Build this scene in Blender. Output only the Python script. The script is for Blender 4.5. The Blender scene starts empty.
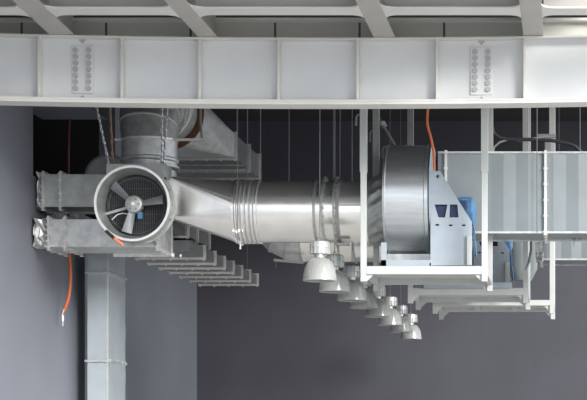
import bpy, math, random
from mathutils import Vector, Matrix
random.seed(7)
C = bpy.context.scene.collection
F = 1750.0; VX = 570.0; VY = 440.0          # level camera: focal length and principal point in pixels
PI = math.pi
def X(px, Y): return (px - VX) * Y / F
def Z(py, Y): return (VY - py) * Y / F
def P(px, py, Y): return Vector((X(px, Y), Y, Z(py, Y)))

# ------------------------------------------------------------------ materials
def mat(name, col, rough=.5, metal=0.0, noise=0.0, nscale=6.0, bump=0.0, bscale=30.0, coat=0.0, stretch=None, rvar=0.0):
    m = bpy.data.materials.new(name); m.use_nodes = True
    nt = m.node_tree; n = nt.nodes; l = nt.links
    b = n['Principled BSDF']
    b.inputs['Base Color'].default_value = (*col, 1); b.inputs['Roughness'].default_value = rough
    b.inputs['Metallic'].default_value = metal
    tc = n.new('ShaderNodeTexCoord'); src = tc.outputs['Object']
    if stretch:
        mp = n.new('ShaderNodeMapping'); mp.inputs['Scale'].default_value = stretch
        l.new(src, mp.inputs['Vector']); src = mp.outputs['Vector']
    if noise:
        t = n.new('ShaderNodeTexNoise'); t.inputs['Scale'].default_value = nscale; t.inputs['Detail'].default_value = 6
        l.new(src, t.inputs['Vector'])
        r = n.new('ShaderNodeValToRGB')
        r.color_ramp.elements[0].position = .3; r.color_ramp.elements[1].position = .7
        r.color_ramp.elements[0].color = (*[max(0, c*(1-noise)) for c in col], 1)
        r.color_ramp.elements[1].color = (*[min(1, c*(1+noise*.6)) for c in col], 1)
        l.new(t.outputs['Fac'], r.inputs['Fac']); l.new(r.outputs['Color'], b.inputs['Base Color'])
        if rvar:
            mr = n.new('ShaderNodeMapRange'); mr.inputs['To Min'].default_value = rough-rvar; mr.inputs['To Max'].default_value = rough+rvar
            l.new(t.outputs['Fac'], mr.inputs['Value']); l.new(mr.outputs['Result'], b.inputs['Roughness'])
    if bump:
        t2 = n.new('ShaderNodeTexNoise'); t2.inputs['Scale'].default_value = bscale; t2.inputs['Detail'].default_value = 3
        l.new(src, t2.inputs['Vector'])
        bm = n.new('ShaderNodeBump'); bm.inputs['Strength'].default_value = bump; bm.inputs['Distance'].default_value = .02
        l.new(t2.outputs['Fac'], bm.inputs['Height']); l.new(bm.outputs['Normal'], b.inputs['Normal'])
    return m
M = {}
M['galv'] = mat('galvanised_steel', (.60,.61,.61), .42, .6, .22, 9, .12, 5, rvar=.08)
M['galv_dull'] = mat('dull_galvanised_steel', (.44,.46,.45), .5, .7, .2, 8, .1, 5, rvar=.08)
M['shiny'] = mat('shiny_duct_sheet', (.90,.885,.865), .24, .88, .06, 5, .06, 2.5, rvar=.04)
M['galv_dark'] = mat('dark_galvanised_steel', (.17,.175,.18), .5, .5, .2, 8, .1, 5)  # darker grey than the flanges, for the receding duct bodies
M['galv_bright'] = mat('bright_galvanised_sheet', (.80,.79,.77), .36, .65, .1, 6, .1, 3, rvar=.05)
M['drum'] = mat('brushed_drum_sheet', (.62,.645,.67), .34, .85, .10, 3, .05, 3, stretch=(1,8,8), rvar=.04)
M['sheet'] = mat('pale_zinc_sheet', (.235,.262,.275), .42, .35, .08, 3, .04, 3)
M['girder'] = mat('off_white_girder_paint', (.68,.69,.695), .42, 0, .05, 1.5)
M['flange'] = mat('warm_white_paint', (.66,.65,.62), .45, 0, .06, 2)
M['rafter'] = mat('beige_grey_rafter_paint', (.41,.395,.37), .5, 0, .08, 2)
M['frame'] = mat('white_frame_paint', (.47,.485,.475), .4, 0, .05, 4)
M['zinc'] = mat('light_zinc_sheet', (.46,.51,.54), .4, .35, .08, 3, .04, 3)
M['shadedpost'] = mat('shade_toned_post', (.26,.26,.26), .5)  # darker grey puts the shade on rear and upper sleeves into the colour
M['bolt'] = mat('shadow_grey_bolt', (.42,.42,.42), .45)  # grey stands in for the shadows on the bolt heads
M['paleblue'] = mat('pale_blue_grey_paint', (.36,.41,.46), .4, .1, .06, 5)
M['rust'] = mat('brown_primer', (.16,.055,.035), .6, 0, .3, 8)
M['orange'] = mat('orange_cable', (.60,.14,.045), .5, 0, .1, 9)
M['redcable'] = mat('orange_handle', (.70,.22,.10), .5)
M['blue'] = mat('blue_paint', (.07,.18,.34), .4, 0, .15, 9)
M['darkblue'] = mat('dark_blue_interior', (.015,.03,.10), .5)
M['black'] = mat('black_rubber', (.02,.02,.022), .6)
M['grey'] = mat('grey_conduit', (.22,.22,.23), .5)
M['guard'] = mat('dark_guard_wire', (.07,.07,.075), .5)
M['redcable2'] = mat('dark_red_cable', (.12,.015,.02), .5)
M['wire'] = mat('steel_wire', (.2,.2,.21), .4, .6)
M['chain'] = mat('steel_chain', (.6,.6,.6), .35, .8, .3, 40)
M['rustchain'] = mat('rusty_chain', (.36,.22,.14), .6, .4, .4, 40)
M['blade'] = mat('cast_blade', (.22,.235,.25), .45, .5, .1, 8)
M['foil'] = mat('aluminium_foil_wrap', (.5,.5,.5), .45, .7, .1, 20, .4, 18)
M['dark'] = mat('dark_void_shade', (.02,.02,.022), .8)  # near-black colour stands in for shade in the wall recess and roof gap
M['ground'] = mat('pale_paving', (.50,.485,.46), .8, 0, .1, .8)
M['whitecable'] = mat('white_cable', (.7,.7,.68), .5)
M['green'] = mat('pale_green_sheet', (.55,.66,.40), .5, .2, .1, 6)

def panelled(name, col, axis, pitch, seam, noise=.12, rough=.55, seamcol=.45):
    """painted cladding with vertical joints every `pitch` metres along `axis`"""
    m = mat(name, col, rough)
    nt = m.node_tree; n = nt.nodes; l = nt.links; b = n['Principled BSDF']
    tc = n.new('ShaderNodeTexCoord'); sp = n.new('ShaderNodeSeparateXYZ'); l.new(tc.outputs['Object'], sp.inputs[0])
    d = n.new('ShaderNodeMath'); d.operation = 'DIVIDE'; d.inputs[1].default_value = pitch; l.new(sp.outputs[axis], d.inputs[0])
    fr = n.new('ShaderNodeMath'); fr.operation = 'FRACT'; l.new(d.outputs[0], fr.inputs[0])
    lt = n.new('ShaderNodeMath'); lt.operation = 'LESS_THAN'; lt.inputs[1].default_value = seam/pitch; l.new(fr.outputs[0], lt.inputs[0])
    t = n.new('ShaderNodeTexNoise'); t.inputs['Scale'].default_value = .7; t.inputs['Detail'].default_value = 5
    l.new(tc.outputs['Object'], t.inputs['Vector'])
    r = n.new('ShaderNodeValToRGB'); r.color_ramp.elements[0].position=.3; r.color_ramp.elements[1].position=.7
    r.color_ramp.elements[0].color = (*[c*(1-noise) for c in col],1); r.color_ramp.elements[1].color = (*[c*(1+noise) for c in col],1)
    l.new(t.outputs['Fac'], r.inputs['Fac'])
    mx = n.new('ShaderNodeMix'); mx.data_type='RGBA'
    l.new(lt.outputs[0], mx.inputs['Factor']); l.new(r.outputs['Color'], mx.inputs[6]); mx.inputs[7].default_value = (*[c*seamcol for c in col],1)
    l.new(mx.outputs[2], b.inputs['Base Color'])
    return m
M['wallback'] = panelled('slate_cladding', (.050,.050,.064), 'X', 1.2, .012, seamcol=.8)
M['wallleft'] = panelled('light_lifted_cladding', (.17,.178,.21), 'Y', 2.4, .012, .06, seamcol=.85)  # same cladding as the back wall, lightened to stand in for grazing light
M['soffit'] = panelled('grey_soffit_board', (.42,.42,.43), 'X', 3.2, .03, .05)
M['fascia'] = panelled('cream_fascia_board', (.56,.56,.51), 'X', 1.097, .03, .05, .5, .15)

# translucent acrylic lamp shade
m = bpy.data.materials.new('ribbed_acrylic'); m.use_nodes = True
nt = m.node_tree; n = nt.nodes; l = nt.links
for x in list(n): n.remove(x)
out = n.new('ShaderNodeOutputMaterial'); tr = n.new('ShaderNodeBsdfTransparent'); tl = n.new('ShaderNodeBsdfTranslucent'); pr = n.new('ShaderNodeBsdfPrincipled')
pr.inputs['Base Color'].default_value = (.72,.73,.72,1); pr.inputs['Roughness'].default_value = .22; pr.inputs['Metallic'].default_value = .25
tl.inputs['Color'].default_value = (.7,.72,.7,1); tr.inputs['Color'].default_value = (.9,.9,.9,1)
m1 = n.new('ShaderNodeMixShader'); m1.inputs[0].default_value = .55; m2 = n.new('ShaderNodeMixShader'); m2.inputs[0].default_value = .82
l.new(tl.outputs[0], m1.inputs[1]); l.new(pr.outputs[0], m1.inputs[2]); l.new(tr.outputs[0], m2.inputs[1]); l.new(m1.outputs[0], m2.inputs[2]); l.new(m2.outputs[0], out.inputs[0])
M['acrylic'] = m

# ------------------------------------------------------------------ mesh builder
class MB:
    def __init__(s): s.v = []; s.f = []
    def quad_box(s, x0,x1,y0,y1,z0,z1):
        b = len(s.v)
        s.v += [Vector(p) for p in ((x0,y0,z0),(x1,y0,z0),(x1,y1,z0),(x0,y1,z0),(x0,y0,z1),(x1,y0,z1),(x1,y1,z1),(x0,y1,z1))]
        s.f += [[b+i for i in q] for q in ((0,3,2,1),(4,5,6,7),(0,1,5,4),(1,2,6,5),(2,3,7,6),(3,0,4,7))]
        return s
    box = quad_box
    def bar(s, a, b, w, h=None, up=Vector((0,0,1))):
        h = h or w; a = Vector(a); b = Vector(b); d = (b-a).normalized()
        if abs(d.dot(up)) > .98: up = Vector((0,1,0))
        u = d.cross(up).normalized(); v = u.cross(d)
        k = len(s.v)
        for p in (a, b):
            for su, sv in ((-1,-1),(1,-1),(1,1),(-1,1)): s.v.append(p + u*su*w/2 + v*sv*h/2)
        s.f += [[k+i for i in q] for q in ((0,1,2,3),(7,6,5,4),(0,4,5,1),(1,5,6,2),(2,6,7,3),(3,7,4,0))]
        return s
    def loft(s, rings, cap=True, closed=True):
        k = len(s.v); n = len(rings[0])
        for r in rings: s.v += [Vector(p) for p in r]
        m = n if closed else n-1
        for i in range(len(rings)-1):
            for j in range(m):
                a = k+i*n+j; b = k+i*n+(j+1)%n
                s.f.append([a, b, b+n, a+n])
        if cap:
            s.f.append([k+j for j in range(n)][::-1]); s.f.append([k+(len(rings)-1)*n+j for j in range(n)])
        return s
    def revolve(s, c, axis, prof, n=40, cap=True):
        """prof: list of (distance along axis, radius)"""
        c = Vector(c); ax = Vector(axis).normalized()
        u = ax.cross(Vector((0,0,1))) if abs(ax.z) < .9 else ax.cross(Vector((0,1,0)))
        u.normalize(); v = ax.cross(u)
        rings = [[c + ax*t + (u*math.cos(2*PI*j/n) + v*math.sin(2*PI*j/n))*r for j in range(n)] for t, r in prof]
        return s.loft(rings, cap)
    def ring(s, c, axis, r_in, r_out, w, n=40):
        c = Vector(c); ax = Vector(axis).normalized()
        return s.revolve(c, axis, [(-w/2,r_in),(-w/2,r_out),(w/2,r_out),(w/2,r_in),(-w/2,r_in)], n, False)
    def tube(s, pts, r, n=8, cap=True):
        pts = [Vector(p) for p in pts]; rings = []; u = None
        for i, p in enumerate(pts):
            d = ((pts[min(i+1,len(pts)-1)] - pts[max(i-1,0)])).normalized()
            if u is None:
                u = d.cross(Vector((0,0,1)));
                if u.length < .1: u = d.cross(Vector((0,1,0)))
            u = (u - d*u.dot(d)).normalized(); v = d.cross(u)
            rr = r[i] if isinstance(r, (list,tuple)) else r
            rings.append([p + (u*math.cos(2*PI*j/n)+v*math.sin(2*PI*j/n))*rr for j in range(n)])
        return s.loft(rings, cap)
    def torus(s, c, ax_u, ax_v, R1, R2, r, n=10, k=5):
        pts = [Vector(c) + Vector(ax_u)*math.cos(2*PI*i/n)*R1 + Vector(ax_v)*math.sin(2*PI*i/n)*R2 for i in range(n)]
        nn = Vector(ax_u).cross(Vector(ax_v)).normalized(); base = len(s.v)
        for i,p in enumerate(pts):
            o = (p-Vector(c)).normalized()
            for j in range(k): s.v.append(p + (o*math.cos(2*PI*j/k)+nn*math.sin(2*PI*j/k))*r)
        for i in range(n):
            for j in range(k):
                s.f.append([base+i*k+j, base+((i+1)%n)*k+j, base+((i+1)%n)*k+(j+1)%k, base+i*k+(j+1)%k])
        return s
    def poly(s, pts): 
        k = len(s.v); s.v += [Vector(p) for p in pts]; s.f.append(list(range(k,k+len(pts)))); return s
    def prism(s, pts, off):
        off = Vector(off); return s.loft([[Vector(p) for p in pts],[Vector(p)+off for p in pts]])
    def build(s, name, m, parent=None, bevel=0, smooth=38, origin=None):
        root = parent
        while root is not None and root.parent is not None: root = root.parent
        if root is not None: o0 = root.location.copy() if root.type == 'EMPTY' or root.location.length else Vector()
        elif origin is not None: o0 = Vector(origin)
        else:
            lo = Vector([min(v[i] for v in s.v) for i in range(3)]); hi = Vector([max(v[i] for v in s.v) for i in range(3)])
            o0 = Vector(((lo.x+hi.x)/2, (lo.y+hi.y)/2, lo.z))
        me = bpy.data.meshes.new(name); me.from_pydata([tuple(v-o0) for v in s.v], [], s.f)
        me.materials.append(m)
        import bmesh
        b = bmesh.new(); b.from_mesh(me); bmesh.ops.recalc_face_normals(b, faces=b.faces[:]); b.to_mesh(me); b.free()
        if smooth:
            for p in me.polygons: p.use_smooth = True
            me.set_sharp_from_angle(angle=math.radians(smooth))
        o = bpy.data.objects.new(name, me); C.objects.link(o)
        if parent is not None: o.parent = parent
        else: o.location = o0
        if bevel:
            bv = o.modifiers.new('bevel','BEVEL'); bv.width = bevel; bv.segments = 2; bv.limit_method='ANGLE'
        return o
def tag(o, label=None, cat=None, group=None, kind=None):
    if label: o['label'] = label
    if cat: o['category'] = cat
    if group: o['group'] = group
    if kind: o['kind'] = kind
    return o
def thing(name, label, cat, loc=(0,0,0), group=None):
    o = bpy.data.objects.new(name, None); C.objects.link(o); o.location = loc; o.empty_display_size = .2
    return tag(o, label, cat, group)
def kids(o): return [c for c in bpy.data.objects if c.parent == o]
def copy_tree(o, parent=None):
    c = o.copy(); C.objects.link(c); c.parent = parent
    for k in kids(o): copy_tree(k, c)
    return c
def structure(name, mb, m, bevel=0, origin=None): 
    o = mb.build(name, m, None, bevel, origin=origin); o['kind'] = 'structure'; return o
bpy.context.view_layer.update()

# ------------------------------------------------------------------ the setting
WX = -7.67; WX2 = -8.42; YB = 39.5; CZ = 7.2
structure('floor', MB().box(-40,40,-30,YB+.3,-1.75,-1.6), M['ground'])
structure('wall_back', MB().box(WX2-.3,9.5,YB,YB+.3,-1.6,CZ+.2), M['wallback'])
# left wall with an opening above the branch ducts
w = MB(); y0, ys, y1 = 25.0, 27.67, 32.4; z0 = 3.78; z1_ = 3.9
w.box(WX-.3,WX,4,y0,-1.6,5.6).box(WX-.3,WX,y0,ys,-1.6,z0).box(WX-.3,WX,23.7,y0,5.6,CZ)  # near run extended out of view to block sky and darken the left
w.box(WX2-.3,WX2,ys,y1,-1.6,z1_).box(WX2-.3,WX2,y1,YB,-1.6,CZ).box(WX2,WX-.3,ys-.2,ys,-1.6,z0)
structure('wall_left', w, M['wallleft'])
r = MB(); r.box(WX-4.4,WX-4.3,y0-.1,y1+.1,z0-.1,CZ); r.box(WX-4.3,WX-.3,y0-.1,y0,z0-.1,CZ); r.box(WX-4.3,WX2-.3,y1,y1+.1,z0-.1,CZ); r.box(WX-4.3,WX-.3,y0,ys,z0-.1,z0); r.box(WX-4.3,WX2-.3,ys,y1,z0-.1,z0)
structure('wall_recess', r, M['dark'])  # dark lining stands in for the unlit space beyond the opening
XR = .45  # unseen right edge of the roof, cut back to let light in
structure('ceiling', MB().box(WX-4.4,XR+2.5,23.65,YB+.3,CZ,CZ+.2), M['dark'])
structure('ceiling_soffit', MB().box(-14,XR,18.4,22.95,5.62,5.72), M['soffit'])  # front edge, also out of view, set to shape the sunlight
structure('trim_recess', MB().box(-14,XR,22.95,23.65,5.62,5.72).box(-14,XR+2.5,23.55,23.65,5.6,CZ+.1), M['dark'])  # dark strip stands in for the shade above the fascia
# lintel slab above the opening
structure('trim_lintel', MB().box(WX-.2,-6.9,24.15,26.1,4.78,5.3), M['wallleft'])
# fascia above the girder
fa = MB(); fa.box(-14,XR,22.72,22.80,5.0,5.42); 
structure('trim_fascia', fa, M['fascia'], origin=(X(20.5,22.72),22.72,5.0))
structure('trim_fascia_lip', MB().box(-14,XR,22.60,22.82,5.42,5.455), M['flange'])

# ------------------------------------------------------------------ roof rafters and purlin
def strip_taper(px0, px1, z, y0, y1):  # bottom plate of a rafter running in depth
    return X(px0,y1), X(px1,y1)
ZR = 5.112
raf = [(58.5,82,'pale rafter crossing the top left corner of the soffit'),
       (203,222,'pale rafter above the girder, second from the left'),
       (376,397,'pale rafter above the middle right of the girder'),
       (524,544,'pale rafter nearest the top right corner of the soffit')]
fx = []
for a, b, lab in raf:
    x0, x1 = X(a,22.5), X(b,22.5); cx = (x0+x1)/2
    t = thing('roof_rafter', lab, 'rafter', (cx,22.3,ZR), 'roof rafters over the girder')
    MB().box(x0,x1,18.4,22.66,ZR,ZR+.025).build('bottom_flange', M['rafter'], t, .004)
    MB().box(cx-.012,cx+.012,18.4,22.66,ZR+.025,5.62).build('web', M['rafter'], t)
    if a < 100: t.rotation_euler.z = .0465; x0 += .065; x1 += .065
    fx.append((x0,x1))
# purlin plates between the rafters, with rounded gusset corners
def purlin(x0, x1, lab, left=True, right=True):
    ya, yb = 20.72, 21.06; r = .16; pts = []
    def corner(cx, sx, cy, sy):
        o = []
        for i in range(7):
            a = PI/2*i/6
            o.append((cx + sx*(r - r*math.sin(a)), cy + sy*(r - r*math.cos(a))))
        return o
    pts = []
    # front edge, left -> right
    if left: pts += [(x0 + r - r*math.cos(PI/2*i/6), ya - r + r*math.sin(PI/2*i/6)) for i in range(7)]
    else: pts += [(x0,ya)]
    if right: pts += [(x1 - r + r*math.cos(PI/2*i/6), ya - r + r*math.sin(PI/2*i/6)) for i in range(6,-1,-1)]
    else: pts += [(x1,ya)]
    if right: pts += [(x1 - r + r*math.cos(PI/2*i/6), yb + r - r*math.sin(PI/2*i/6)) for i in range(7)]
    else: pts += [(x1,yb)]
    if left: pts += [(x0 + r - r*math.cos(PI/2*i/6), yb + r - r*math.sin(PI/2*i/6)) for i in range(6,-1,-1)]
    else: pts += [(x0,yb)]
    t = thing('roof_purlin', lab, 'beam', ((x0+x1)/2,21.1,ZR), 'purlins between the rafters')
    MB().prism([(p[0],p[1],ZR) for p in pts], (0,0,.02)).build('bottom_flange', M['flange'], t)
    MB().box(x0+.02,x1-.02,20.83,20.85,ZR+.02,5.62).build('web', M['rafter'], t)
purlin(-11, fx[0][0], 'short end of the cross beam left of the leftmost rafter', False, True)
purlin(fx[0][1], fx[1][0], 'cross beam between the two leftmost rafters')
purlin(fx[1][1], fx[2][0], 'long cross beam above the centre of the girder')
purlin(fx[2][1], fx[3][0], 'cross beam between the two rafters on the right')
purlin(fx[3][1], 4, 'end of the cross beam right of the rightmost rafter', True, False)

# ------------------------------------------------------------------ plate girder, slightly curved in plan
YG = 22.35
def gy(x):
    px = VX + x*F/YG; return YG*(1-.011*((px-330)/330)**2)
xs = [X(-25 + i*20, YG) for i in range(34)]
g = thing('plate_girder', 'long white steel plate girder with stiffeners spanning the whole top', 'girder', (X(293,YG),YG,Z(107,YG)))
def along(y_a, y_b, z_a, z_b, xs=xs):
    return MB().loft([[(x,gy(x)+y_a,z_a),(x,gy(x)+y_b,z_a),(x,gy(x)+y_b,z_b),(x,gy(x)+y_a,z_b)] for x in xs])
zb0 = Z(104.3,YG-.16); zb1 = Z(99.5,YG-.16); zt1 = Z(37.5,YG-.14); zt0 = Z(39.5,YG-.14)
along(-.16,.16,zb0,zb0+.035).build('bottom_flange', M['flange'], g, .003)
along(-.165,-.125,zb0+.035,zb1).build('bottom_lip', M['flange'], g, .003)
along(-.14,.16,zt0,zt1).build('top_flange', M['flange'], g, .003)
along(-.012,.012,zb0+.035,zt0).build('web', M['girder'], g)
for px in (38.5,121.5,199.5,278.5,357.5,437,524.5):
    yy = YG*(1-.011*((px-330)/330)**2); x = X(px,yy-.135); y = gy(x)
    MB().box(x-.016,x+.016,y-.135,y-.012,zb0+.03,zt0).build('stiffener', M['flange'], g, .003)
for px in (82,481.5):
    yy = YG*(1-.011*((px-330)/330)**2); x = X(px,yy-.03); y = gy(x)
    pl = MB().box(x-.14,x+.14,y-.028,y-.012,Z(96,YG),Z(48.5,YG)).build('splice_plate', M['girder'], g, .003)
    for k in range(7):
        z = Z(53+k*6.3,YG)
        for s in (-1,1):
            MB().revolve((x+s*.083,y-.052,z),(0,1,0),[(0,.026),(.0,.033),(.026,.036),(.028,.042),(.034,.042)],10).build('bolt', M['bolt'], pl, smooth=30)
    # weld access notches
    for zz, s in ((zt0,-1),(zb1,1)):
        MB().prism([(x-.05,y-.02,zz),(x+.05,y-.02,zz),(x,y-.02,zz+s*.06)],(0,.012,0)).build('weld_notch', M['rafter'], g)

# ------------------------------------------------------------------ ducts
def flange_y(x0,x1,z0,z1,y,p=.045,t=.03,bolts=True,step=.22):
    """rectangular flange frame round a duct running in depth, with bolt heads"""
    b = MB()
    b.box(x0-p,x1+p,y-t/2,y+t/2,z0-p,z0).box(x0-p,x1+p,y-t/2,y+t/2,z1,z1+p).box(x0-p,x0,y-t/2,y+t/2,z0,z1).box(x1,x1+p,y-t/2,y+t/2,z0,z1)
    if bolts:
        n = max(2,int((x1-x0)/step))
        for i in range(n+1):
            x = x0 + (x1-x0)*i/n
            for z in (z0-p/2, z1+p/2): b.revolve((x,y-t/2-.016,z),(0,1,0),[(0,.014),(.016,.014)],6)
            b.box(x-.012,x+.012,y-.03,y+.03,z0-p-.012,z0-p)
    return b
def flange_x(x,y0,y1,z0,z1,p=.04,t=.03):
    b = MB()
    b.box(x-t/2,x+t/2,y0-p,y1+p,z0-p,z0).box(x-t/2,x+t/2,y0-p,y1+p,z1,z1+p).box(x-t/2,x+t/2,y0-p,y0,z0,z1).box(x-t/2,x+t/2,y1,y1+p,z0,z1)
    n = 5
    for i in range(n+1):
        z = z0+(z1-z0)*i/n; b.box(x-.03,x+.03,y0-p-.012,y0-p,z-.012,z+.012)
    for i in range(4):
        y = y0+(y1-y0)*i/3; b.box(x-.03,x+.03,y-.012,y+.012,z0-p-.012,z0-p)
    return b
def hang(t, spots, z):
    for x, y in spots: MB().tube([(x,y,z-.01),(x,y,CZ)],.004,6).build('hanger_rod', M['wire'], t)
def foil_sleeve(x0,x1,y0,y1,z0,z1):
    rnd = random.Random(3); n = 7; rings = []
    for i in range(n+1):
        x = x0+(x1-x0)*i/n; rr = []
        m = 6
        per = [(y0+(y1-y0)*k/m, z0) for k in range(m)] + [(y1, z0+(z1-z0)*k/m) for k in range(m)] + [(y1-(y1-y0)*k/m, z1) for k in range(m)] + [(y0, z1-(z1-z0)*k/m) for k in range(m)]
        for (y,z) in per: rr.append((x+rnd.uniform(-.02,.02), y+rnd.uniform(-.03,.03), z+rnd.uniform(-.03,.03)))
        rings.append(rr)
    return MB().loft(rings)

# A: upper branch duct from the left wall
YA = 25.1
t = thing('branch_duct', 'upper rectangular branch duct running from left wall to behind the fan', 'duct', (X(70,YA),YA+.4,Z(207,YA)), 'two branch ducts out of the left wall')
zA0, zA1 = Z(207,YA), Z(174,YA)
MB().box(X(44,YA),-6.53,YA,YA+.8,zA0,zA1).build('duct_body', M['galv_dull'], t, .006)
foil_sleeve(WX+.024,X(44,YA),YA-.01,YA+.8,zA0-.01,zA1+.01).build('foil_wrap', M['foil'], t, smooth=0)
for px in (43.5,61): flange_x(X(px,YA),YA,YA+.8,zA0,zA1).build('duct_flange', M['galv'], t)
# B: lower branch duct
YBd = 24.9; zB0, zB1, xB1 = 2.746, Z(219,YBd), X(158,YBd)
t = thing('branch_duct', 'lower rectangular branch duct under the fan, open flanged end at right', 'duct', (X(95,YBd),YBd+.4,zB0), 'two branch ducts out of the left wall')
MB().box(X(50,YBd),xB1,YBd,YBd+.85,zB0,zB1).build('duct_body', M['galv'], t, .006)
foil_sleeve(WX+.024,X(50,YBd),YBd+.02,YBd+.85,zB0+.02,zB1).build('foil_wrap', M['foil'], t, smooth=0)
for px in (49,65.5): flange_x(X(px,YBd),YBd,YBd+.85,zB0,zB1).build('duct_flange', M['galv'], t)
flange_x(xB1,YBd,YBd+.85,zB0,zB1).build('duct_flange', M['galv_bright'], t)
b = MB(); xl = X(98,YBd)
b.box(xl,xB1+.04,YBd+.84,YBd+.88,zB0-.05,zB0+.0)
for i in range(9): b.box(xl+.1+i*.11,xl+.13+i*.11,YBd+.81,YBd+.84,zB0-.055,zB0-.02)
b.build('bottom_angle', M['galv_bright'], t)
# C: long low duct receding with seven flanges
Ys = [26.75,27.55,28.3,29.05,29.8,30.55,31.3]
cx0, cx1, cz0, cz1 = -6.62, -5.6, 2.79, 2.945
t = thing('receding_duct', 'wide flat rectangular duct with seven bolted flanges receding at lower left', 'duct', ((cx0+cx1)/2,29,cz0))
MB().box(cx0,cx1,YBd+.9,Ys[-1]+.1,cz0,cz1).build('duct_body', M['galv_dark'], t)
for y in Ys: flange_y(cx0,cx1,cz0,cz1,y,.034,.03).build('duct_flange', M['galv_bright'], t)
hang(t, [(cx0+.12,27.0),(cx0+.12,30.9),(cx1-.1,30.9)], cz1)
# E: short duct above it
ex0, ex1, ez0, ez1 = -6.25, -5.68, 3.03, 3.25
t = thing('stub_duct', 'short narrow rectangular duct with three flanges just below the main round duct', 'duct', ((ex0+ex1)/2,26.7,ez0))
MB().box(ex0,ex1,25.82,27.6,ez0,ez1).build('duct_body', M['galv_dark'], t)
for y in (25.95,26.6,27.5): flange_y(ex0,ex1,ez0,ez1,y,.035,.03).build('duct_flange', M['galv_bright'], t)
# F: high duct, round flange then transition then rectangular
fx0, fx1, fz0, fz1 = -7.2, -5.53, 4.66, 5.05
fc = Vector((X(167,27),27.0,Z(113,27))); fr = 37*27/F
t = thing('receding_duct', 'upper rectangular duct with brown round inlet flange, receding above main round duct', 'duct', (fc.x,29,fz0))
N = 40
def transition(corners, mids, arcs):
    """square-to-round: flat triangles on the sides, coned corners. corners[k] and corners[k+1] bound side k; arcs[k] runs from mids[k-1] to mids[k]"""
    b = MB()
    for k in range(4):
        b.poly([corners[k], corners[(k+1)%4], mids[k]])
        a = arcs[k]
        for i in range(len(a)-1): b.poly([corners[k], a[i], a[i+1]])
    return b
def circle_arcs(fn, n=9):
    """fn(angle) -> point; sides in order top, left/back, bottom, right/front"""
    mids = [fn(PI/2+k*PI/2) for k in range(4)]
    arcs = [[fn(k*PI/2 + PI/2*i/n) for i in range(n+1)] for k in range(4)]
    return mids, arcs
def circ_y(c, r, n=N): return [Vector((c.x+r*math.cos(2*PI*j/n+PI/4), c.y, c.z+r*math.sin(2*PI*j/n+PI/4))) for j in range(n)]
def rect_y(x0,x1,z0,z1,y,n=N):
    q = n//4; cs = [(x1,z1),(x0,z1),(x0,z0),(x1,z0)]; o = []
    for k in range(4):
        a, b = cs[k], cs[(k+1)%4]
        for i in range(q):
            o.append(Vector((a[0]+(b[0]-a[0])*i/q, y, a[1]+(b[1]-a[1])*i/q)))
    return o
mids, arcs = circle_arcs(lambda a: Vector((fc.x+(fr-.05)*math.cos(a), fc.y, fc.z+(fr-.05)*math.sin(a))))
transition([Vector((x_,28.85,z_)) for x_,z_ in ((fx1,fz1),(fx0,fz1),(fx0,fz0),(fx1,fz0))], mids, arcs).build('transition', M['galv'], t, smooth=12)
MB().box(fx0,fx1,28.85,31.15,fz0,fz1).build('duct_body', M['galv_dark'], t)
for y in (28.9,30.1,31.1): flange_y(fx0,fx1,fz0,fz1,y,.04,.03).build('duct_flange', M['galv_bright'], t)
b = MB(); 
for dx in (.45,1.2):
    b.box(fx0,fx1,28.9+dx+.25,28.93+dx+.25,fz0-.02,fz0)
b.build('stiffening_rib', M['galv'], t)
rf = MB().ring(fc,(0,1,0),fr-.09,fr,.06,48)
for k in range(20):
    a = 2*PI*k/20; rf.revolve(fc+Vector((math.cos(a)*(fr-.04),-.05,math.sin(a)*(fr-.04))),(0,1,0),[(0,.014),(.02,.014)],6)
rf.build('round_flange', M['rust'], t)

hang(t, [(fx0+.2,29.5),(fx0+.2,30.9),(fx1-.15,29.8)], fz1)
# G: vertical round riser and elbow bending back to the brown flange
GY = 25.3; GX = X(149.5,GY); GR = .395
t = thing('riser_duct', 'vertical round galvanised duct rising behind the fan and elbowing back under the girder', 'duct', (GX,GY,3.2))
MB().revolve((GX,GY,3.2),(0,0,1),[(0,GR-.01),(.68,GR-.01)],48).build('lower_body', M['galv'], t)
MB().revolve((GX,GY,3.9),(0,0,1),[(0,GR-.01),(.02,GR+.035),(.05,GR+.035),(.06,GR),(.10,GR),(.12,GR+.02),(.15,GR+.02),(.17,GR),(.42,GR)],48).build('collar', M['galv'], t)
rings = []; seams = []
for i in range(6):
    a = PI/2*i/5; R0 = .62
    c = Vector((GX+(fc.x-GX)*i/5, GY + R0*2.0*(1-math.cos(a)), 4.32+ (fc.z-4.32)*math.sin(a)))
    d = Vector((0, math.sin(a), math.cos(a))); u = Vector((1,0,0)); v = d.cross(u)
    r = GR + (fr-.09-GR)*(i/5)
    rings.append([c+(u*math.cos(2*PI*j/44)+v*math.sin(2*PI*j/44))*r for j in range(44)]); seams.append((c,d,r))
c,d,r = seams[-1]; rings.append([Vector((p.x,26.95,p.z)) for p in rings[-1]])
MB().loft(rings).build('elbow', M['galv_dull'], t, smooth=15)
b = MB()
for (c,d,r) in seams: b.ring(c,d,r-.004,r+.014,.022,44)
b.build('elbow_seams', M['galv_bright'], t)
b = MB().box(GX-GR-.07,GX+GR+.4,GY-.15,GY-.11,4.30,4.335); b.build('support_rail', M['galv_bright'], t)

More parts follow.
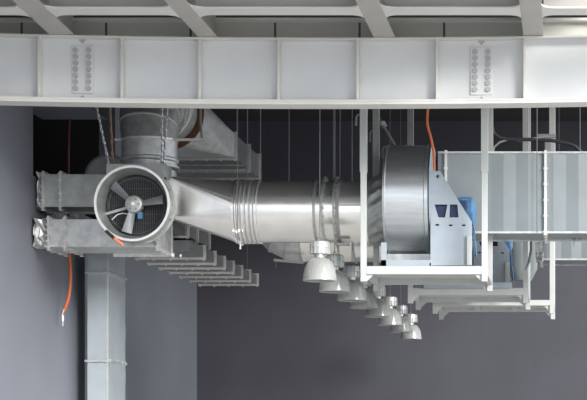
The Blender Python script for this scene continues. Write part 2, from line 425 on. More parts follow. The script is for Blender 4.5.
# H: main round duct
HY = 25.2; HZ = Z(212,HY); HR = .44
def hp(px): return X(px,HY)
t = thing('main_round_duct', 'large shiny round duct running right from the fan to the blower drum', 'duct', (X(300,HY),HY,HZ-HR))
def circ_x(x,r,n=48): return [Vector((x,HY+r*math.cos(2*PI*j/n+PI/4),HZ+r*math.sin(2*PI*j/n+PI/4))) for j in range(n)]
def rect_x(x,y0,y1,z0,z1,n=48):
    q = n//4; cs = [(y1,z1),(y0,z1),(y0,z0),(y1,z0)]; o = []
    for k in range(4):
        a,b_ = cs[k],cs[(k+1)%4]
        for i in range(q): o.append(Vector((x,a[0]+(b_[0]-a[0])*i/q,a[1]+(b_[1]-a[1])*i/q)))
    return o
mids, arcs = circle_arcs(lambda a: Vector((hp(237), HY+HR*math.cos(a), HZ+HR*math.sin(a))))
transition([Vector((X(172,HY),y_,z_)) for y_,z_ in ((HY+.35,Z(180,HY)),(HY-.38,Z(180,HY)),(HY-.38,Z(219,HY)),(HY+.35,Z(219,HY)))], mids, arcs).build('transition', M['shiny'], t, smooth=14)
MB().revolve((0,HY,HZ),(1,0,0),[(hp(237),HR),(hp(262),HR)],56).build('collar', M['galv'], t)
b = MB()
for px in (238,243.5,247.5,252,256.5,260): b.ring((hp(px),HY,HZ),(1,0,0),HR-.01,HR+.022,.03,56)
b.ring((hp(241),HY,HZ),(1,0,0),HR-.01,HR+.045,.018,56)
b.build('collar_rings', M['shiny'], t)
MB().revolve((0,HY,HZ),(1,0,0),[(hp(262),HR),(hp(323),HR)],56).build('pipe_section', M['shiny'], t)
MB().revolve((0,HY,HZ),(1,0,0),[(hp(323),HR),(hp(342),HR)],56).build('pipe_section', M['shiny'], t)
MB().revolve((0,HY,HZ),(1,0,0),[(hp(342),HR),(hp(371),HR)],56).build('pipe_section', M['shiny'], t)
for px in (326,337.5):
    b = MB().ring((hp(px),HY,HZ),(1,0,0),HR-.01,HR+.065,.022,56)
    for k in range(24):
        a = 2*PI*k/24; b.revolve((hp(px)+.011,HY+math.cos(a)*(HR+.04),HZ+math.sin(a)*(HR+.04)),(1,0,0),[(0,.013),(.018,.013)],6)
    b.build('ring_flange', M['galv_dull'], t)
b = MB().ring((hp(341),HY,HZ),(1,0,0),HR-.01,HR+.018,.05,56); b.box(hp(341)-.02,hp(341)+.14,HY-.2,HY-.12,HZ-HR-.06,HZ-HR-.03); b.build('clamp_band', M['grey'], t)
MB().ring((hp(318),HY,HZ),(1,0,0),HR-.01,HR+.012,.04,56).build('seam_band', M['galv_dull'], t)
MB().box(hp(342),hp(369),HY-HR-.008,HY-HR+.01,HZ+.03,HZ+.055).build('lap_seam', M['galv_dull'], t)
# wrinkled flexible connector
rings = []
rnd = random.Random(5)
for i in range(9):
    u = i/8; x = hp(370)+(hp(388)-hp(370))*u; rr = []
    for j in range(72):
        a = 2*PI*j/72; r = HR+.03+.05*u + .022*math.sin(a*16+u*3.2)*math.sin(PI*u)
        rr.append((x,HY+math.cos(a)*r,HZ+math.sin(a)*r+.06*u))
    rings.append(rr)
MB().loft(rings).build('flexible_connector', M['galv_dull'], t)
b = MB(); b.bar((hp(236),HY-.36,HZ-.38),(hp(246),HY-.40,HZ-.5),.03); b.box(hp(245),hp(245)+.02,HY-.41,HY-.39,HZ-.58,HZ-.47); b.build('hanger_bracket', M['shiny'], t)

# ------------------------------------------------------------------ axial fan on its box
FY = 24.0
t = thing('axial_fan', 'big round axial fan with wide rim, three blades and wire guard', 'fan', (X(133,FY),FY,Z(243,FY)))
fcx, fcz = X(132,FY), Z(203.3,FY); R1 = 37.6*FY/F; R2 = 31.3*FY/F
c = Vector((fcx,FY,fcz))
MB().revolve(c,(0,1,0),[(-.0,R1-.028),(0,R1),(.02,R1+.004),(.05,R1-.01),(.44,R1-.01),(.44,R2+.01),(.17,R2),(.04,R1-.04),(.0,R1-.028)],64,False).build('casing', M['galv_dull'], t)
MB().ring(c,(0,1,0),R1-.026,R1+.006,.02,64).build('rim_bead', M['galv_bright'], t)
b = MB().ring(c+Vector((0,.3,0)),(0,1,0),R1-.012,R1+.02,.03,64)
for k in range(16):
    a = 2*PI*k/16; b.revolve(c+Vector((math.cos(a)*(R1+.0),.18,math.sin(a)*(R1+.0))),(math.cos(a),0,math.sin(a)),[(0,.015),(.02,.015)],6)
b.build('casing_ring', M['galv_dull'], t)
hub = MB().revolve(c+Vector((0,.06,0)),(0,1,0),[(0,.095),(.01,.115),(.04,.122),(.12,.122)],32)
hb = hub.build('hub', M['galv_dull'], t)
for k in range(6):
    a = 2*PI*k/6; MB().revolve(c+Vector((math.cos(a)*.075,.045,math.sin(a)*.075)),(0,1,0),[(0,.014),(.02,.014)],8).build('hub_bolt', M['grey'], hb)
MB().revolve(c+Vector((0,.04,0)),(0,1,0),[(0,.025),(.03,.03)],12).build('hub_cap', M['galv_bright'], hb)
for ang in (137, 10, 255):
    a = math.radians(ang); d = Vector((math.cos(a),0,math.sin(a))); s = Vector((-math.sin(a),0,math.cos(a)))
    rings = []
    for i in range(8):
        u = i/7; r = .09 + (R2-.12)*u; w=.05+.02*u; tw = math.radians(40-20*u)
        ax = s*math.cos(tw)+Vector((0,1,0))*math.sin(tw); nn = d.cross(ax)
        cc = c+Vector((0,.12,0))+d*r
        rings.append([cc-ax*w, cc-ax*w*.3+nn*.014, cc+ax*w*.5+nn*.01, cc+ax*w, cc+ax*w*.4-nn*.006, cc-ax*w*.4-nn*.004])
    MB().loft(rings).build('blade', M['blade'], t)
b = MB()
for ang in (196,): 
    a = math.radians(ang); b.bar(c+Vector((math.cos(a)*.08,.22,math.sin(a)*.08)), c+Vector((math.cos(a)*R2,.22,math.sin(a)*R2)), .035)
b.build('motor_strut', M['galv_dull'], t)
MB().revolve(c+Vector((0,.18,0)),(0,1,0),[(0,.10),(.07,.10)],24).build('motor', M['grey'], t)
gd = MB()
for k in range(-13,14):
    x = k*.031; h = math.sqrt(max(0,(R2-.005)**2-x*x)); gd.bar(c+Vector((x,.26,-h)),c+Vector((x,.26,h)),.006)
for k in range(-3,4):
    x = k*.12; h = math.sqrt(max(0,(R2-.005)**2-x*x)); gd.bar(c+Vector((-h,.265,x)),c+Vector((h,.265,x)),.005)
gd.ring(c+Vector((0,.26,0)),(0,1,0),R2-.05,R2-.035,.01,48)
gd.build('wire_guard', M['guard'], t)
MB().revolve(c+Vector((0,.285,0)),(0,1,0),[(0,R2+.004),(.01,R2+.004)],48).build('back_screen', M['black'], t)
MB().box(c.x+.035,c.x+.1,c.y+.17,c.y+.19,c.z-.19,c.z-.1).build('blue_tag', M['blue'], t)
MB().tube([c+Vector((-.33,.2,-.2)),c+Vector((-.25,.19,-.13)),c+Vector((-.18,.2,-.11)),c+Vector((-.11,.2,-.12))],.008).build('white_lead', M['whitecable'], t)
b = MB(); p0 = P(106,231,FY-.03); p1 = P(114.5,238.5,FY-.05)
b.bar(p0,p1,.05,.04); b.build('handle_bracket', M['black'], t)
MB().bar(P(113,237,FY-.05),P(123.5,245.5,FY-.05),.042,.04).build('orange_handle', M['redcable'], t, .01)
# box
b0 = (X(106,24.46), X(165.5,24.46), Z(240,24.46), Z(163.5,24.46))
MB().box(b0[0],b0[1],24.46,24.86,b0[2]+.3,b0[3]).build('plenum_box', M['galv_dull'], t, .006)
b = MB(); b.box(X(163,24.4),X(165.5,24.4),24.43,24.46,Z(192,24.4),Z(177,24.4)); b.build('latch', M['black'], t)

# dark round duct stub behind the box
t = thing('round_duct', 'dark round duct end half hidden left of the fan box', 'duct', (X(108,26.6),26.8,3.9))
MB().revolve((X(108,26.6),26.6,Z(178,26.6)),(0,1,0),[(0,.30),(0,.34),(.9,.34)],40).build('duct_body', M['galv_dull'], t)
MB().ring((X(108,26.6),26.6,Z(178,26.6)),(0,1,0),.33,.36,.03).build('end_ring', M['grey'], t)

# N: rectangular downpipe duct on the left wall
NY = 27.0
t = thing('drop_duct', 'tall rectangular duct running down beside the left wall', 'duct', (X(97.5,NY),NY+.5,-1.6))
nx0,nx1,ny0,ny1 = X(87.5,NY),X(108,NY),NY,NY+1.05
b = MB(); zz = -1.6; zt = 3.0; segs = []; z = zt
cuts = [zt]+[Z(py,NY) for py in (280,297,317,340,362,385)]+[Z(420,NY),-.6,-1.6]
for i in range(len(cuts)-1):
    a_, b_ = cuts[i], cuts[i+1]; mid=(a_+b_)/2; k=.007 if i%2 else 0
    b.loft([[(nx0,ny0,q),(nx1,ny0,q),(nx1,ny1,q),(nx0,ny1,q)] if abs(q-mid)>1e-6 else [(nx0,ny0-k,q),(nx1+k,ny0-k,q),(nx1+k,ny1,q),(nx0,ny1,q)] for q in (a_,mid,b_)], cap=False)
b.build('duct_body', M['zinc'], t, smooth=0)
for py in (273,361):
    z = Z(py,NY); b = MB(); p=.035
    b.box(nx0-p,nx1+p,ny0-p,ny0,z-.015,z+.015).box(nx1,nx1+p,ny0,ny1,z-.015,z+.015).box(nx0-p,nx0,ny0,ny1,z-.015,z+.015)
    for i in range(6): b.revolve((nx1+p*.6,ny0+.05+i*.18,z-.035),(0,0,1),[(0,.014),(.07,.014)],6)
    for i in range(3): b.revolve((nx0+.02+i*.14,ny0-p*.6,z-.03),(0,0,1),[(0,.012),(.06,.012)],6)
    b.build('duct_flange', M['galv'], t)
b = MB().box(nx1-.012,nx1+.006,ny0-.008,ny0+.01,-1.6,zt); b.build('corner_trim', M['galv_bright'], t)

# K: second round duct behind and below the main one
KY = 28.6; KR = .44; KZ = Z(262,KY)+KR-.005
t = thing('rear_round_duct', 'second round duct with elbow, showing below and behind the main round duct', 'duct', (X(325,KY),KY,KZ-KR))
MB().revolve((0,KY,KZ),(1,0,0),[(X(303,KY),KR),(X(400,KY),KR)],48).build('pipe_section', M['shiny'], t)
rings=[]; ks=[]
for i in range(6):
    a = PI/2*i/5; RR=.5
    cc = Vector((X(303,KY)-RR*math.sin(a),KY,KZ+RR*(1-math.cos(a)))); d = Vector((-math.cos(a),0,math.sin(a))); v = Vector((math.sin(a),0,math.cos(a)))
    rings.append([cc+(Vector((0,1,0))*math.cos(2*PI*j/44)+v*math.sin(2*PI*j/44))*KR for j in range(44)]); ks.append((cc,d))
MB().loft(rings).build('elbow', M['galv'], t, smooth=14)
b=MB()
for cc,d in ks: b.ring(cc,d,KR-.005,KR+.014,.022,44)
for px in (318,341,356): b.ring((X(px,KY),KY,KZ),(1,0,0),KR-.005,KR+.02,.03,44)
b.build('seam_rings', M['galv_dull'], t)
MB().bar((X(277,KY),KY-.3,Z(260,KY-.3)),(X(306,KY),KY-.3,Z(262.5,KY-.3)),.04).build('support_rail', M['frame'], t)
MB().tube([(X(279,KY),KY-.3,Z(261,KY-.3)),(X(279,KY),KY-.3,Z(268,KY-.3))],.008).build('rail_pin', M['wire'], t)

# ------------------------------------------------------------------ support frames
def frame(pxl, pxr, Yf, Yr, pyt, pyb, pyfoot, lab):
    xl, xr = X(pxl,Yf), X(pxr,Yf); zt, zb, zf = Z(pyt,Yf), Z(pyb,Yf), Z(pyfoot,Yf); w=.08
    t = thing('support_frame', lab, 'frame', ((xl+xr)/2,(Yf+Yr)/2,zf), 'hanging support frames')
    zs = Z(172, 23.9)
    for x in (xl,xr):
        for y in (Yf,Yr):
            p = MB().box(x-w/2,x+w/2,y,y+w,zf,zs+.1).build('post', M['frame'], t, .004)
            if not ((Yf > 29 and x==xl) or (27 < Yf < 29 and x==xl and y==Yr)):
                MB().box(x-w/2-.008,x+w/2+.008,y-.008,y+w+.008,zs,CZ).build('post_sleeve', M['frame'] if y < 24.5 else M['shadedpost'], p, .004)  # all but the nearest front sleeves take the shade-toned grey
            s = 1 if x==xl else -1
            MB().prism([(x+s*w/2,y+.03,zb),(x+s*(w/2+.10),y+.03,zb),(x+s*w/2,y+.03,zb-.10)],(0,.02,0)).build('gusset', M['frame'], p)
    for y in (Yf,Yr):
        MB().box(xl+w/2,xr-w/2,y,y+w,zb,zt).build('cross_beam', M['frame'], t, .004)
    for x in (xl,xr):
        MB().box(x-w/2,x+w/2,Yf+w,Yr,zb,zt).build('side_beam', M['frame'], t, .004)
    MB().box(xl+w/2,xr-w/2,Yf+w,Yr,zt-.03,zt-.012).build('deck_plate', M['frame'], t)
    if Yf > 29:
        for i in (1,2):
            x = xl+(xr-xl)*i/3; MB().box(x-.05,x+.05,Yf+w,Yr,zb+.02,zt-.03).build('joist', M['frame'], t, .004)
    return t
frame(363.3,484.5,23.9,25.45,266,274.3,281.5,'nearest white hanging frame carrying the blower drum')
frame(410.3,525.6,27.5,28.9,288,295,303,'middle white hanging frame, one step behind the blower drum frame')
frame(435,552,29.6,31.0,300,305.5,313.5,'farthest white hanging frame, lowest at right, under the rectangular duct')

# ------------------------------------------------------------------ blower unit (drum, plates, motor), then a copy of it
DY = 25.1; DZ = Z(202,DY); DR = 56.3*DY/F; dxa, dxb = X(388,DY), X(432,DY)
zdeck = Z(266,23.9)
t = thing('blower_unit', 'big brushed steel blower drum with pale blue side plate on the nearest frame', 'blower', ((dxa+dxb)/2,DY,zdeck), 'blower units on hanging frames')
MB().revolve((0,DY,DZ),(1,0,0),[(dxa,DR-.04),(dxa,DR),(dxa+.03,DR+.004),(dxa+.04,DR-.006),(dxb-.06,DR-.006),(dxb-.05,DR+.008),(dxb,DR+.008),(dxb,DR-.04)],72).build('drum', M['drum'], t, smooth=30)
MB().revolve((0,DY,DZ),(1,0,0),[(dxb,DR-.05),(dxb+.02,DR+.02),(dxb+.04,DR-.05)],72).build('drum_flange', M['paleblue'], t)
PY = DY-.72
def plate(outer, holes, y, th, name, m, parent):
    cu = bpy.data.curves.new('c','CURVE'); cu.dimensions='2D'; cu.fill_mode='BOTH'; cu.extrude = th/2
    for pts in [outer]+holes:
        sp = cu.splines.new('POLY'); sp.points.add(len(pts)-1); sp.use_cyclic_u=True
        for i,(a,b_) in enumerate(pts): sp.points[i].co=(X(a,y),Z(b_,y),0,1)
    o = bpy.data.objects.new('c',cu); C.objects.link(o); dg = bpy.context.evaluated_depsgraph_get()
    me = bpy.data.meshes.new_from_object(o.evaluated_get(dg)); bpy.data.objects.remove(o)
    b = MB()
    b.v = [Vector((v.co.x, y-v.co.z, v.co.y)) for v in me.vertices]; b.f = [list(p.vertices) for p in me.polygons]
    return b.build(name, m, parent, smooth=0)
hole = [(438.3+2*math.cos(2*PI*k/12),176.4+2*math.sin(2*PI*k/12)) for k in range(12)]
pl = plate([(430.5,171),(440,171),(472,222),(472,265.5),(430.5,265.5)],
      [hole,[(434.5,204.5),(447.5,204.5),(445,217.5),(438.5,217.5)],[(450,204.5),(457.5,204.5),(458.5,217.5),(449.5,217.5)],
       [(435.5,224),(439,224),(439,225.8),(435.5,225.8)],[(449,224.5),(452.5,224.5),(452.5,226.2),(449,226.2)],[(462,224.5),(465.5,224.5),(465.5,226.2),(462,226.2)]],
      PY,.012,'side_plate',M['paleblue'],t)
MB().box(X(430.5,PY),X(432.5,PY),PY,PY+.4,Z(265.5,PY),Z(171,PY)).build('plate_return', M['paleblue'], pl)
MB().box(X(433.5,PY),X(466,PY),PY+.05,PY+.5,Z(240,PY),Z(200,PY)).build('fan_casing', M['darkblue'], t)
b = MB().box(X(467,PY),X(471.5,PY),PY-.05,PY-.008,Z(265.5,PY),Z(236,PY)); b.build('edge_channel', M['frame'], pl, .003)
mo = MB().revolve((X(455,PY+.5),PY+.55,Z(212,PY+.5)),(1,0,0),[(0,.16),(.02,.20),(.06,.21),(.24,.21),(.27,.18),(.30,.10)],32).build('motor', M['blue'], t)
b = MB()
for k in range(14):
    a = 2*PI*k/14; b.box(X(455,PY+.5)+.07,X(455,PY+.5)+.23,PY+.55+.21*math.cos(a)-.006,PY+.55+.21*math.cos(a)+.006,Z(212,PY+.5)+.21*math.sin(a)-.012,Z(212,PY+.5)+.21*math.sin(a)+.012)
b.build('cooling_fins', M['blue'], mo)
b = MB()
for k in range(5):
    rnd2 = random.Random(k); pts=[]
    for i in range(8):
        u=i/7; pts.append(P(472+4*u+rnd2.uniform(-1.2,1.2), 212+45*u, PY+.1+.05*rnd2.random()))
    b.tube(pts,.007,6)
b.build('blue_leads', M['blue'], t)
# base: posts and rails
b = MB(); 
for y in (DY-.75,DY+.72):
    b.box(X(380.5,24.3),X(386,24.3),y,y+.06,zdeck,Z(242,24.3))
b.box(X(380.5,24.3),X(431,24.3),DY-.75,DY-.69,zdeck,Z(259.5,24.3)).box(X(380.5,24.3),X(431,24.3),DY+.72,DY+.78,zdeck,Z(259.5,24.3))
b.box(X(429,24.3),X(431.5,24.3),DY-.75,DY+.78,zdeck,zdeck+.09)
b.box(X(380.5,24.3),X(384,24.3),DY-.75,DY+.78,zdeck,zdeck+.09)
b.build('base_frame', M['paleblue'], t, .003)
b = MB().box(dxa+.02,dxb,DY-.3,DY+.3,zdeck+.02,DZ-DR+.03); b.build('drum_saddle', M['galv'], t)
f2 = copy_tree(t); f2.location = t.location + Vector((.40,3.6,0)); f2['label'] = 'second blower unit half hidden under the rectangular duct on the middle frame'
# rail under second blower
tag(MB().box(X(424,27.45),X(512,27.45),27.42,27.48,Z(288,27.45),Z(282.5,27.45)).build('mounting_rail', M['paleblue']), 'thin pale blue rail lying along the front of the middle frame', 'rail')

# ------------------------------------------------------------------ L: big rectangular duct at right, pleated sheet
def pleated_duct(x0, x1, Yf, Yr, z0, z1, lab, flx, plainto=None, pitch=.36, group=None):
    t = thing('rectangular_duct', lab, 'duct', ((x0+x1)/2,(Yf+Yr)/2,z0), group)
    prof = []; x = x0
    if plainto: prof += [(x0,Yf)]; x = plainto
    while x < x1:
        prof += [(x,Yf),(x+pitch*.5,Yf-.012)]; x += pitch
    prof = [p for p in prof if p[0] <= x1] + [(x1,Yf)]
    pts = prof + [(x1,Yr),(x0,Yr)]
    MB().loft([[(a,b_,z0) for a,b_ in pts],[(a,b_,z1) for a,b_ in pts]]).build('duct_body', M['sheet'], t, smooth=0)
    b = MB(); b.box(x0,x1,Yf-.02,Yf+.03,z0-.02,z0+.008).box(x0,x1,Yr-.03,Yr+.02,z0-.02,z0+.008).box(x0,x1,Yf-.02,Yf+.03,z1-.008,z1+.02)
    b.build('corner_trim', M['galv'], t)
    for fx_ in flx:
        flange_x(fx_,Yf-.01,Yr,z0,z1,.035,.035).build('duct_flange', M['galv_bright'], t)
    return t
LY = 25.2
pleated_duct(-1.9,1.6,LY,LY+1.0,Z(232,LY),Z(153,LY),'big pleated rectangular duct running off the right edge',[X(446,LY),X(545.5,LY)],X(491,LY))
MBs = 31.3
pleated_duct(X(521,MBs),2.2,MBs,MBs+1.0,Z(259,MBs),Z(200,MBs),'farther rectangular duct peeking out below the big pleated duct',[X(541,MBs)])
hang(bpy.data.objects['rectangular_duct.001'], [(-.2,MBs+.5),(1.5,MBs+.5)], Z(200,MBs))
# bits hanging under the duct
t = thing('conduit_bundle', 'short curved pale pipe stub hanging below the big rectangular duct', 'pipe', (X(538,26.6),26.6,Z(262,26.6)))
MB().tube([P(531,236,26.6),P(531,250,26.6),P(529,262,26.6),P(526,270,26.6)],.02).build('bent_lead', M['sheet'], t)
MB().box(X(535,26.5),X(541,26.5),26.5,26.6,Z(258,26.5),2.996).build('bracket', M['galv'], t)
b = foil_sleeve(0,.09,-.05,.05,-.06,.06); b.v=[v+P(537,257,26.45) for v in b.v]; b.build('foil_wrap', M['foil'], t, smooth=0)
t = thing('cable_clip', 'small wire clip hanging from the duct bottom near the right edge', 'clip', P(577,240,26.0))
MB().tube([P(570,237.5,26.0),P(574,239.5,26.0),P(577,237.5,26.0),P(580,239,26.0),P(584,237.5,26.0)],.012,6).build('clip_wire', M['wire'], t)
MB().tube([P(575,239,26.0),P(573,246,26.0)],.006,6).build('wire_tail', M['wire'], t)
# vertical pale panel behind the second blower
tag(MB().revolve((X(522,30.0),30.2,2.75),(0,0,1),[(0,.16),(.2,.26),(1.2,.30)],32).build('tapered_duct', M['sheet']), 'pale tapered vertical duct just left of the second frame post', 'duct')

# ------------------------------------------------------------------ high bay lamps
L0 = 24.0; LX = X(319.8,L0); LZ = Z(281,L0)
def make_lamp():
    t = thing('high_bay_lamp', '', 'lamp', (LX,L0,LZ), 'row of hanging high bay lamps')
    s = L0/F; c = Vector((LX,L0,LZ))
    prof = [(0,.225),(.004,.232),(.02,.232),(.09,.216),(.16,.202),(.22,.180),(.27,.148),(.305,.108),(.325,.06),(.315,.05),(.297,.098),(.262,.138),(.21,.170),(.155,.192),(.09,.206),(.09,.213),(.16,.192),(.22,.162),(.27,.125),(.305,.085),(.32,.06),(.315,.05),(.30,.075),(.262,.115),(.21,.152),(.155,.182),(.09,.203),(.0,.215)]
    sh = MB().revolve(c,(0,0,1),prof,48,False)
    sh.build('shade', M['acrylic'], t, smooth=60)
    b = MB()
    for k in range(36):
        a = 2*PI*k/36; q=[c+Vector((math.cos(a)*r,math.sin(a)*r,h)) for h,r in ((.03,.224),(.09,.219),(.16,.205),(.22,.183),(.27,.151),(.305,.111))]
        b.tube(q,.0035,4)
    b.build('shade_ribs', M['acrylic'], t)
    MB().revolve(c,(0,0,1),[(.005,.21),(.012,.21)],40).build('lens', M['acrylic'], t)
    MB().revolve(c,(0,0,1),[(.30,.055),(.375,.055)],20).build('lamp_holder', M['galv_bright'], t)
    MB().revolve(c,(0,0,1),[(.14,.03),(.18,.045),(.24,.04),(.30,.03)],16).build('bulb', M['whitecable'], t)
    b = MB(); b.revolve(c,(0,0,1),[(.365,.11),(.37,.13),(.43,.138),(.435,.128),(.45,.128),(.455,.138),(.53,.132),(.545,.11),(.55,.03)],24)
    hs = b.build('ballast_housing', M['galv'], t)
    b = MB()
    for k in range(16):
        a = 2*PI*k/16; b.bar(c+Vector((math.cos(a)*.136,math.sin(a)*.136,.37)),c+Vector((math.cos(a)*.13,math.sin(a)*.13,.53)),.012)
    b.build('housing_fins', M['galv_dull'], hs)
    b = MB(); b.torus(c+Vector((0,0,.565)),(1,0,0),(0,0,1),.02,.025,.006); b.build('eye_hook', M['wire'], t)
    MB().tube([c+Vector((0,0,.58)),Vector((LX,L0,CZ))],.006,6).build('suspension_wire', M['wire'], t)
    return t
lamp = make_lamp(); LYs = [24.0,25.8,27.4,28.95,31.0,33.3,35.4,37.9]
names = ['nearest and largest hanging bell lamp, in front of the main round duct','second hanging bell lamp from the front of the row','third hanging bell lamp, just left of the frame post','fourth hanging bell lamp, partly behind the frame foot',
 'fifth hanging bell lamp, first one clear below the frame','sixth hanging bell lamp, third from the far end','seventh hanging bell lamp, next to last in the row','last and smallest hanging bell lamp at the lower right end of the row']
centers = [319.8,334.8,352,364,377.8,390,400.6,411]
for i in range(8):
    o = lamp if i==0 else copy_tree(lamp)
    Y = LYs[i]; o.location = (X(centers[i],Y),Y,LZ); o['label']=names[i]

# ------------------------------------------------------------------ chains, rods, cables
def chain(a, b_, m, lab, r=.011, ln=.055):
    a, b_ = Vector(a), Vector(b_); d = (b_-a); L = d.length; d.normalize(); k = int(L/(ln*1.35)); mb = MB()
    u = d.cross(Vector((0,1,0))).normalized(); v = d.cross(u)
    for i in range(k+1):
        w = (u,v)[i%2]; w2 = (w+ (v,u)[i%2]*.5).normalized(); mb.torus(a+d*(L*i/k), w2, d, .014, ln*.85, r, 8, 4)
    return tag(mb.build('chain', m), lab, 'chain', 'hoisting chains above the fan box')
def rod(px, py0, py1, Y, lab, r=.0048, group='thin hanger rods', top=None, m='wire'):
    zt = top if top else CZ
    return tag(MB().tube([(X(px,Y),Y,Z(py1,Y)),(X(px,Y),Y,zt)],r,6).build('hanger_rod', M[m]), lab, 'rod', group)
zbx = b0[3]; 
chain((X(94.5,24.5),24.5,Z(97,24.5)),(X(109,24.55),24.55,zbx),M['chain'],'silver chain slanting down left of the rusty one')
chain((X(109.5,24.5),24.5,Z(97,24.5)),(X(113,24.55),24.55,zbx),M['rustchain'],'rusty brown chain left of the round riser duct')
chain((X(162,24.6),24.6,Z(97,24.6)),(X(161.5,24.6),24.6,zbx),M['chain'],'left of the two chains hanging in front of the round riser duct')
chain((X(168,24.7),24.7,Z(97,24.7)),(X(163.5,24.7),24.7,zbx),M['chain'],'right of the two chains hanging in front of the round riser duct')
rod(237.5,0,244,24.72,'long thin rod crossing the ring collar of the main duct')
rod(247.5,0,181,25.5,'thin rod hanging behind the ring collar, middle of three')
rod(260.5,0,181,25.5,'thin rod hanging behind the main duct, rightmost of three')
rod(289,0,181,25.5,'faint thin rod above the middle of the main duct',.004)
rod(340,0,180,25.3,'thin rod holding the second ring flange')
rod(333.5,0,178,25.3,'thin rod between the two ring flanges',.005)
rod(537,0,232,25.12,'thin rod running down the front of the big pleated duct',.006)
rod(580,0,153,25.4,'thin rod above the pleated duct near the right edge',.006)
# J hooks
for i,(px,py,lab) in enumerate(((356,114.5,'nearest of three bent hook rods left of the drum'),(370,131,'middle one of three bent hook rods left of the drum'),(383,147,'bent hook rod just over the left edge of the drum'))):
    Y = (24.0,25.5,25.1)[i]
    tag(MB().tube([P(px,py+11,Y),P(px,py+3,Y),P(px+.8,py+.8,Y),P(px+3,py,Y),P(px+8,py,Y)],.016,8).build('hook_rod', M['sheet']), lab,'hook','three bent hook rods')
t = thing('turnbuckle_brace','short diagonal brace rod with turnbuckle above the drum','brace',P(388,138,25.6))
MB().tube([P(378,117,25.6),P(395.5,146,25.2)],.018,8).build('brace_rod', M['grey'], t)
MB().tube([P(382,122,25.5),P(385,127,25.5)],.04,8).build('turnbuckle', M['galv_dull'], t)
# conduits above the pleated duct
tag(MB().tube([P(492,128,25.7),P(494,134,25.7),P(500,138,25.7),P(510,139.5,25.7),P(530,139.5,25.7),P(552,140.5,25.7),P(566,143,25.7),P(575,146,25.7),P(581,152,25.7),P(583,159,25.7)],.028,8).build('cable', M['black']),'black cable bowed over the top of the big pleated duct','cable')
tag(MB().tube([P(492,159,25.7),P(493,153,25.7),P(494,147,25.7),P(500,142,25.7),P(508,139.8,25.7),P(520,140.5,25.7),P(545,137,25.7),P(556,136.5,25.7)],.016,8).build('cable', M['grey']),'grey cable looping up beside the frame post above the pleated duct','cable')
t = thing('junction_bracket','small dark bracket on a stub above the duct flange','bracket',P(549,140,26.3))
MB().box(X(545,26.3),X(551,26.3),26.2,26.3,4.13,Z(138,26.3)).build('stub', M['grey'], t)
MB().box(X(538,26.3),X(556,26.3),26.2,26.3,Z(138,26.3),Z(135,26.3)).build('cap', M['grey'], t)
# orange cables
def curve_pts(pts, Y, n=6):
    v = [P(a,b_,Y) for a,b_ in pts]; o=[]
    for i in range(len(v)-1):
        p0=v[max(i-1,0)];p1=v[i];p2=v[i+1];p3=v[min(i+2,len(v)-1)]
        for k in range(n):
            u=k/n; o.append(.5*((2*p1)+(p2-p0)*u+(2*p0-5*p1+4*p2-p3)*u*u+(3*p1-p0-3*p2+p3)*u**3))
    o.append(v[-1]); return o
tag(MB().tube(curve_pts([(76,100),(70,120),(68.5,150),(68.5,200),(69,230)],26.05),.02,8).build('red_cable', M['redcable2']),'dark red cable coming down behind the upper branch duct','cable')
t = thing('orange_cable','orange cable dangling below the lower branch duct at left','cable',P(66,320,26.05))
MB().tube(curve_pts([(69,230),(69,250),(70.5,275),(69,295),(65,308),(62.5,313)],26.05),.024,8).build('sheath', M['orange'], t)
MB().tube(curve_pts([(64,309),(62.5,314),(62.8,320),(62.8,326)],26.0),.007,6).build('white_tail', M['whitecable'], t)
MB().tube([P(62.6,315,26.0),P(62.8,321,26.0)],.02,8).build('plug', M['galv'], t)
tag(MB().tube(curve_pts([(430,98),(427.5,112),(427.5,125),(431,138),(433.5,152),(434.5,170)],24.25),.018,8).build('orange_cable', M['orange']),'orange cable curling down over the right side of the drum','cable')
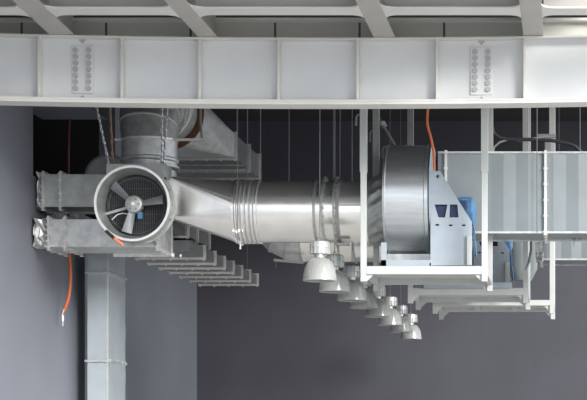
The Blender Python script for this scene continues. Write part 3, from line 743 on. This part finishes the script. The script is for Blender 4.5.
tag(MB().tube(curve_pts([(186,98),(185.5,112),(184,124),(181,130)],26.2),.018,8).build('white_cable', M['whitecable']),'left of two white cables bent above the riser duct','cable')
tag(MB().tube(curve_pts([(191,98),(190,112),(187,122),(182,129)],26.15),.018,8).build('white_cable', M['whitecable']),'right of two white cables bent above the riser duct','cable')
tag(MB().tube(curve_pts([(200.5,98),(200.5,120),(202,140)],26.6),.018,8).build('hanger_rod', M['grey']),'grey rod ending in front of the brown round flange','rod')

# ------------------------------------------------------------------ light and camera
w = bpy.data.worlds.new('sky'); bpy.context.scene.world = w; w.use_nodes = True
nt = w.node_tree; n = nt.nodes; l = nt.links
bg = n['Background']; tc = n.new('ShaderNodeTexCoord')
dp = n.new('ShaderNodeVectorMath'); dp.operation='DOT_PRODUCT'; dp.inputs[1].default_value = Vector((.75,-.62,.22)).normalized()
l.new(tc.outputs['Generated'], dp.inputs[0])
r = n.new('ShaderNodeValToRGB'); r.color_ramp.elements[0].position=0.0; r.color_ramp.elements[1].position=1.0
r.color_ramp.elements[0].color=(.16,.21,.30,1); r.color_ramp.elements[1].color=(.93,.97,1.0,1)
mr = n.new('ShaderNodeMapRange'); mr.inputs['From Min'].default_value=-1; l.new(dp.outputs['Value'], mr.inputs['Value'])
l.new(mr.outputs['Result'], r.inputs['Fac']); l.new(r.outputs['Color'], bg.inputs['Color']); bg.inputs['Strength'].default_value = 1.35
sd = bpy.data.lights.new('sun','SUN'); sd.energy = 3.6; sd.angle = math.radians(22); sd.color=(1,.98,.94)
s = bpy.data.objects.new('sun', sd); C.objects.link(s)
s.rotation_euler = Vector((.66,-.68,.32)).to_track_quat('Z','Y').to_euler()
cam = bpy.data.cameras.new('camera'); co = bpy.data.objects.new('camera', cam); C.objects.link(co)
co.location = (0,0,0); co.rotation_euler = (PI/2,0,0)
cam.sensor_width = 36; cam.lens = F/587*36; cam.shift_x = -(VX-293.5)/587; cam.shift_y = (VY-200)/587; cam.clip_end = 300
sc = bpy.context.scene; sc.camera = co
sc.view_settings.view_transform='Standard'; sc.view_settings.look='None'; sc.view_settings.exposure=0.62; sc.view_settings.gamma=1
